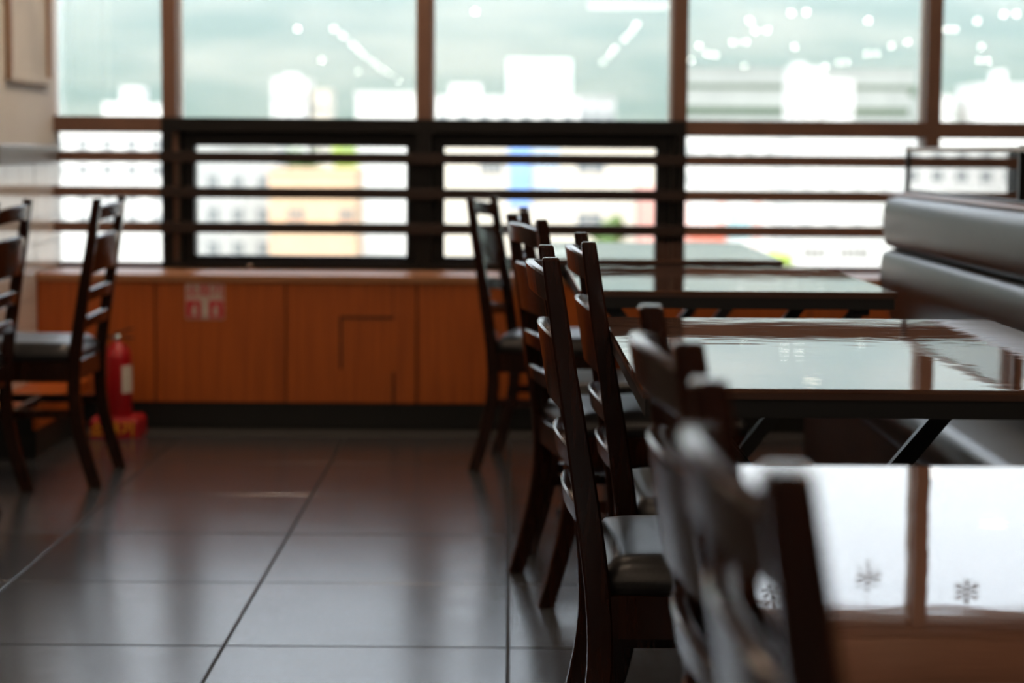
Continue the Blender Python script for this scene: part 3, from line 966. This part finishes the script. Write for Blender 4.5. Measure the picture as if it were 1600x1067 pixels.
building('shop_building', 11.95, 18.1, 135, -2.1, 8, 'white_render', 'low shop front with pink and teal panels',
         extras=(('pink_panel', 14.4, 14.9, -5.5, -2.4, 0.15, 'pink_render'), ('pink_panel', 16.9, 17.4, -5.5, -2.4, 0.15, 'pink_render'),
                 ('pink_panel', 11.95, 12.3, -5.5, -2.4, 0.15, 'pink_render'), ('teal_panel', 15.1, 16.7, -5.0, -3.0, 0.1, 'teal_panel'),
                 ('red_awning', 12.3, 14.9, -5.0, -4.3, 0.9, 'awning_red')))
building('market_hall', 17.4, 24.3, 118, -4.1, 8, 'white_render', 'low white hall with dark sign lettering on the front',
         extras=tuple(('sign_letter', a, a + 0.30, -5.26, -4.78, 0.08, 'sign_grey') for a in (17.8, 18.2, 18.6, 19.0, 20.0, 20.4, 20.8, 21.2, 21.55)))
building('terrace_block', 40.7, 95.3, 460, 20.6, 10, 'terrace_render', 'upper long pale terrace of flats on the hill slope',
         bands=((14.5, 16.9, 'forest'),))
building('terrace_block', 38.1, 87.6, 430, 14.6, 10, 'terrace_render', 'lower long pale terrace of flats on the hill slope',
         bands=((9.2, 11.0, 'forest'),))
building('apartment_tower', 48.7, 54.6, 340, 15.6, 9, 'white_render', 'white tower in front of the terraces of flats', roofs=((49.2, 51.5, 16.6),), grid=(3, 13, 3, 0.9, 1.2, 3))
building('office_block', 54.8, 59.3, 338, 13.4, 9, 'white_render', 'lower white block attached beside the terrace tower', grid=(2, 11.5, 3, 0.9, 1.2, 3))
building('apartment_block', 64.5, 80, 270, 10.4, 12, 'white_render', 'white block with rooftop chimney in the rightmost bay', roofs=((67.3, 68.7, 12.6),), grid=(5, 8.2, 3, 1.0, 1.2, 3))
building('office_block', 59.6, 62.5, 275, 8.8, 9, 'white_render', 'slim white block beside the rightmost mullion', grid=(2, 7.2, 3, 0.7, 1.0, 3))
building('office_block', 35.8, 54, 170, 2.8, 12, 'white_render', 'broad white block behind the glass partition', grid=(7, 0.8, 3, 1.2, 1.2, 3), wmat='grey_render')

def tree(x, y, z, r, mat, lab, n=26, base=-16.0, name='street_tree'):
    t = empty(name, (x, y, base))
    bm = bmesh.new()
    rr = random.Random(int(x * 10 + y))
    for k in range(n):
        a, e = rr.uniform(0, 6.28), rr.uniform(-1, 1)
        q = r * rr.uniform(0.25, 0.85)
        c_ = Vector((math.cos(a) * q, math.sin(a) * q, e * r * 0.6 + z - base))
        m_ = Matrix.Translation(c_) @ Matrix.Rotation(rr.uniform(0, 3), 4, 'X') @ Matrix.Diagonal((1, rr.uniform(0.7, 1.2), rr.uniform(0.6, 1), 1))
        bmesh.ops.create_icosphere(bm, subdivisions=2, radius=r * rr.uniform(0.22, 0.42), matrix=m_)
    for v in bm.verts:
        v.co += Vector((rr.uniform(-1, 1), rr.uniform(-1, 1), rr.uniform(-1, 1))) * r * 0.04
    obj('foliage', bm, mat, t)
    bm = bmesh.new()
    add_tube(bm, [(0, 0, 0), (0.1, 0, (z - base) * 0.5), (0, 0, z - base)], 0.16 * max(r, 1) ** 0.5, 8)
    obj('trunk', bm, 'bark', t)
    tag(t, lab, 'tree', 'trees between the buildings')
tree(16.0, 115, -5.5, 0.85, 'leaf_yellow', 'yellow-green tree beside the low white hall')
tree(7.4, 145, -4.9, 1.3, 'leaf_green', 'green tree in front of the cream shop building')
tree(-23.2, 192, -0.4, 1.7, 'leaf_green', 'leftmost green tree above the orange building')
tree(-19.6, 186, -0.2, 1.7, 'leaf_green', 'middle green tree above the orange building')
tree(-15.5, 178, 0.0, 1.4, 'leaf_yellow', 'lighter green tree above the right end of the orange building')

# aerial haze over the city
m, nt, out = new_mat('haze')
vs_ = N(nt, 'ShaderNodeVolumeScatter')
vs_.inputs['Color'].default_value = (0.78, 0.93, 1.0, 1)
vs_.inputs['Density'].default_value = 0.00068
vs_.inputs['Anisotropy'].default_value = 0.0
nt.links.new(vs_.outputs[0], out.inputs['Volume'])
hz = box('haze', -1400, 1400, 480, 2200, -15.9, 330, 'haze')
tag(hz, 'thin bluish summer haze over the city', 'haze', None, 'stuff')
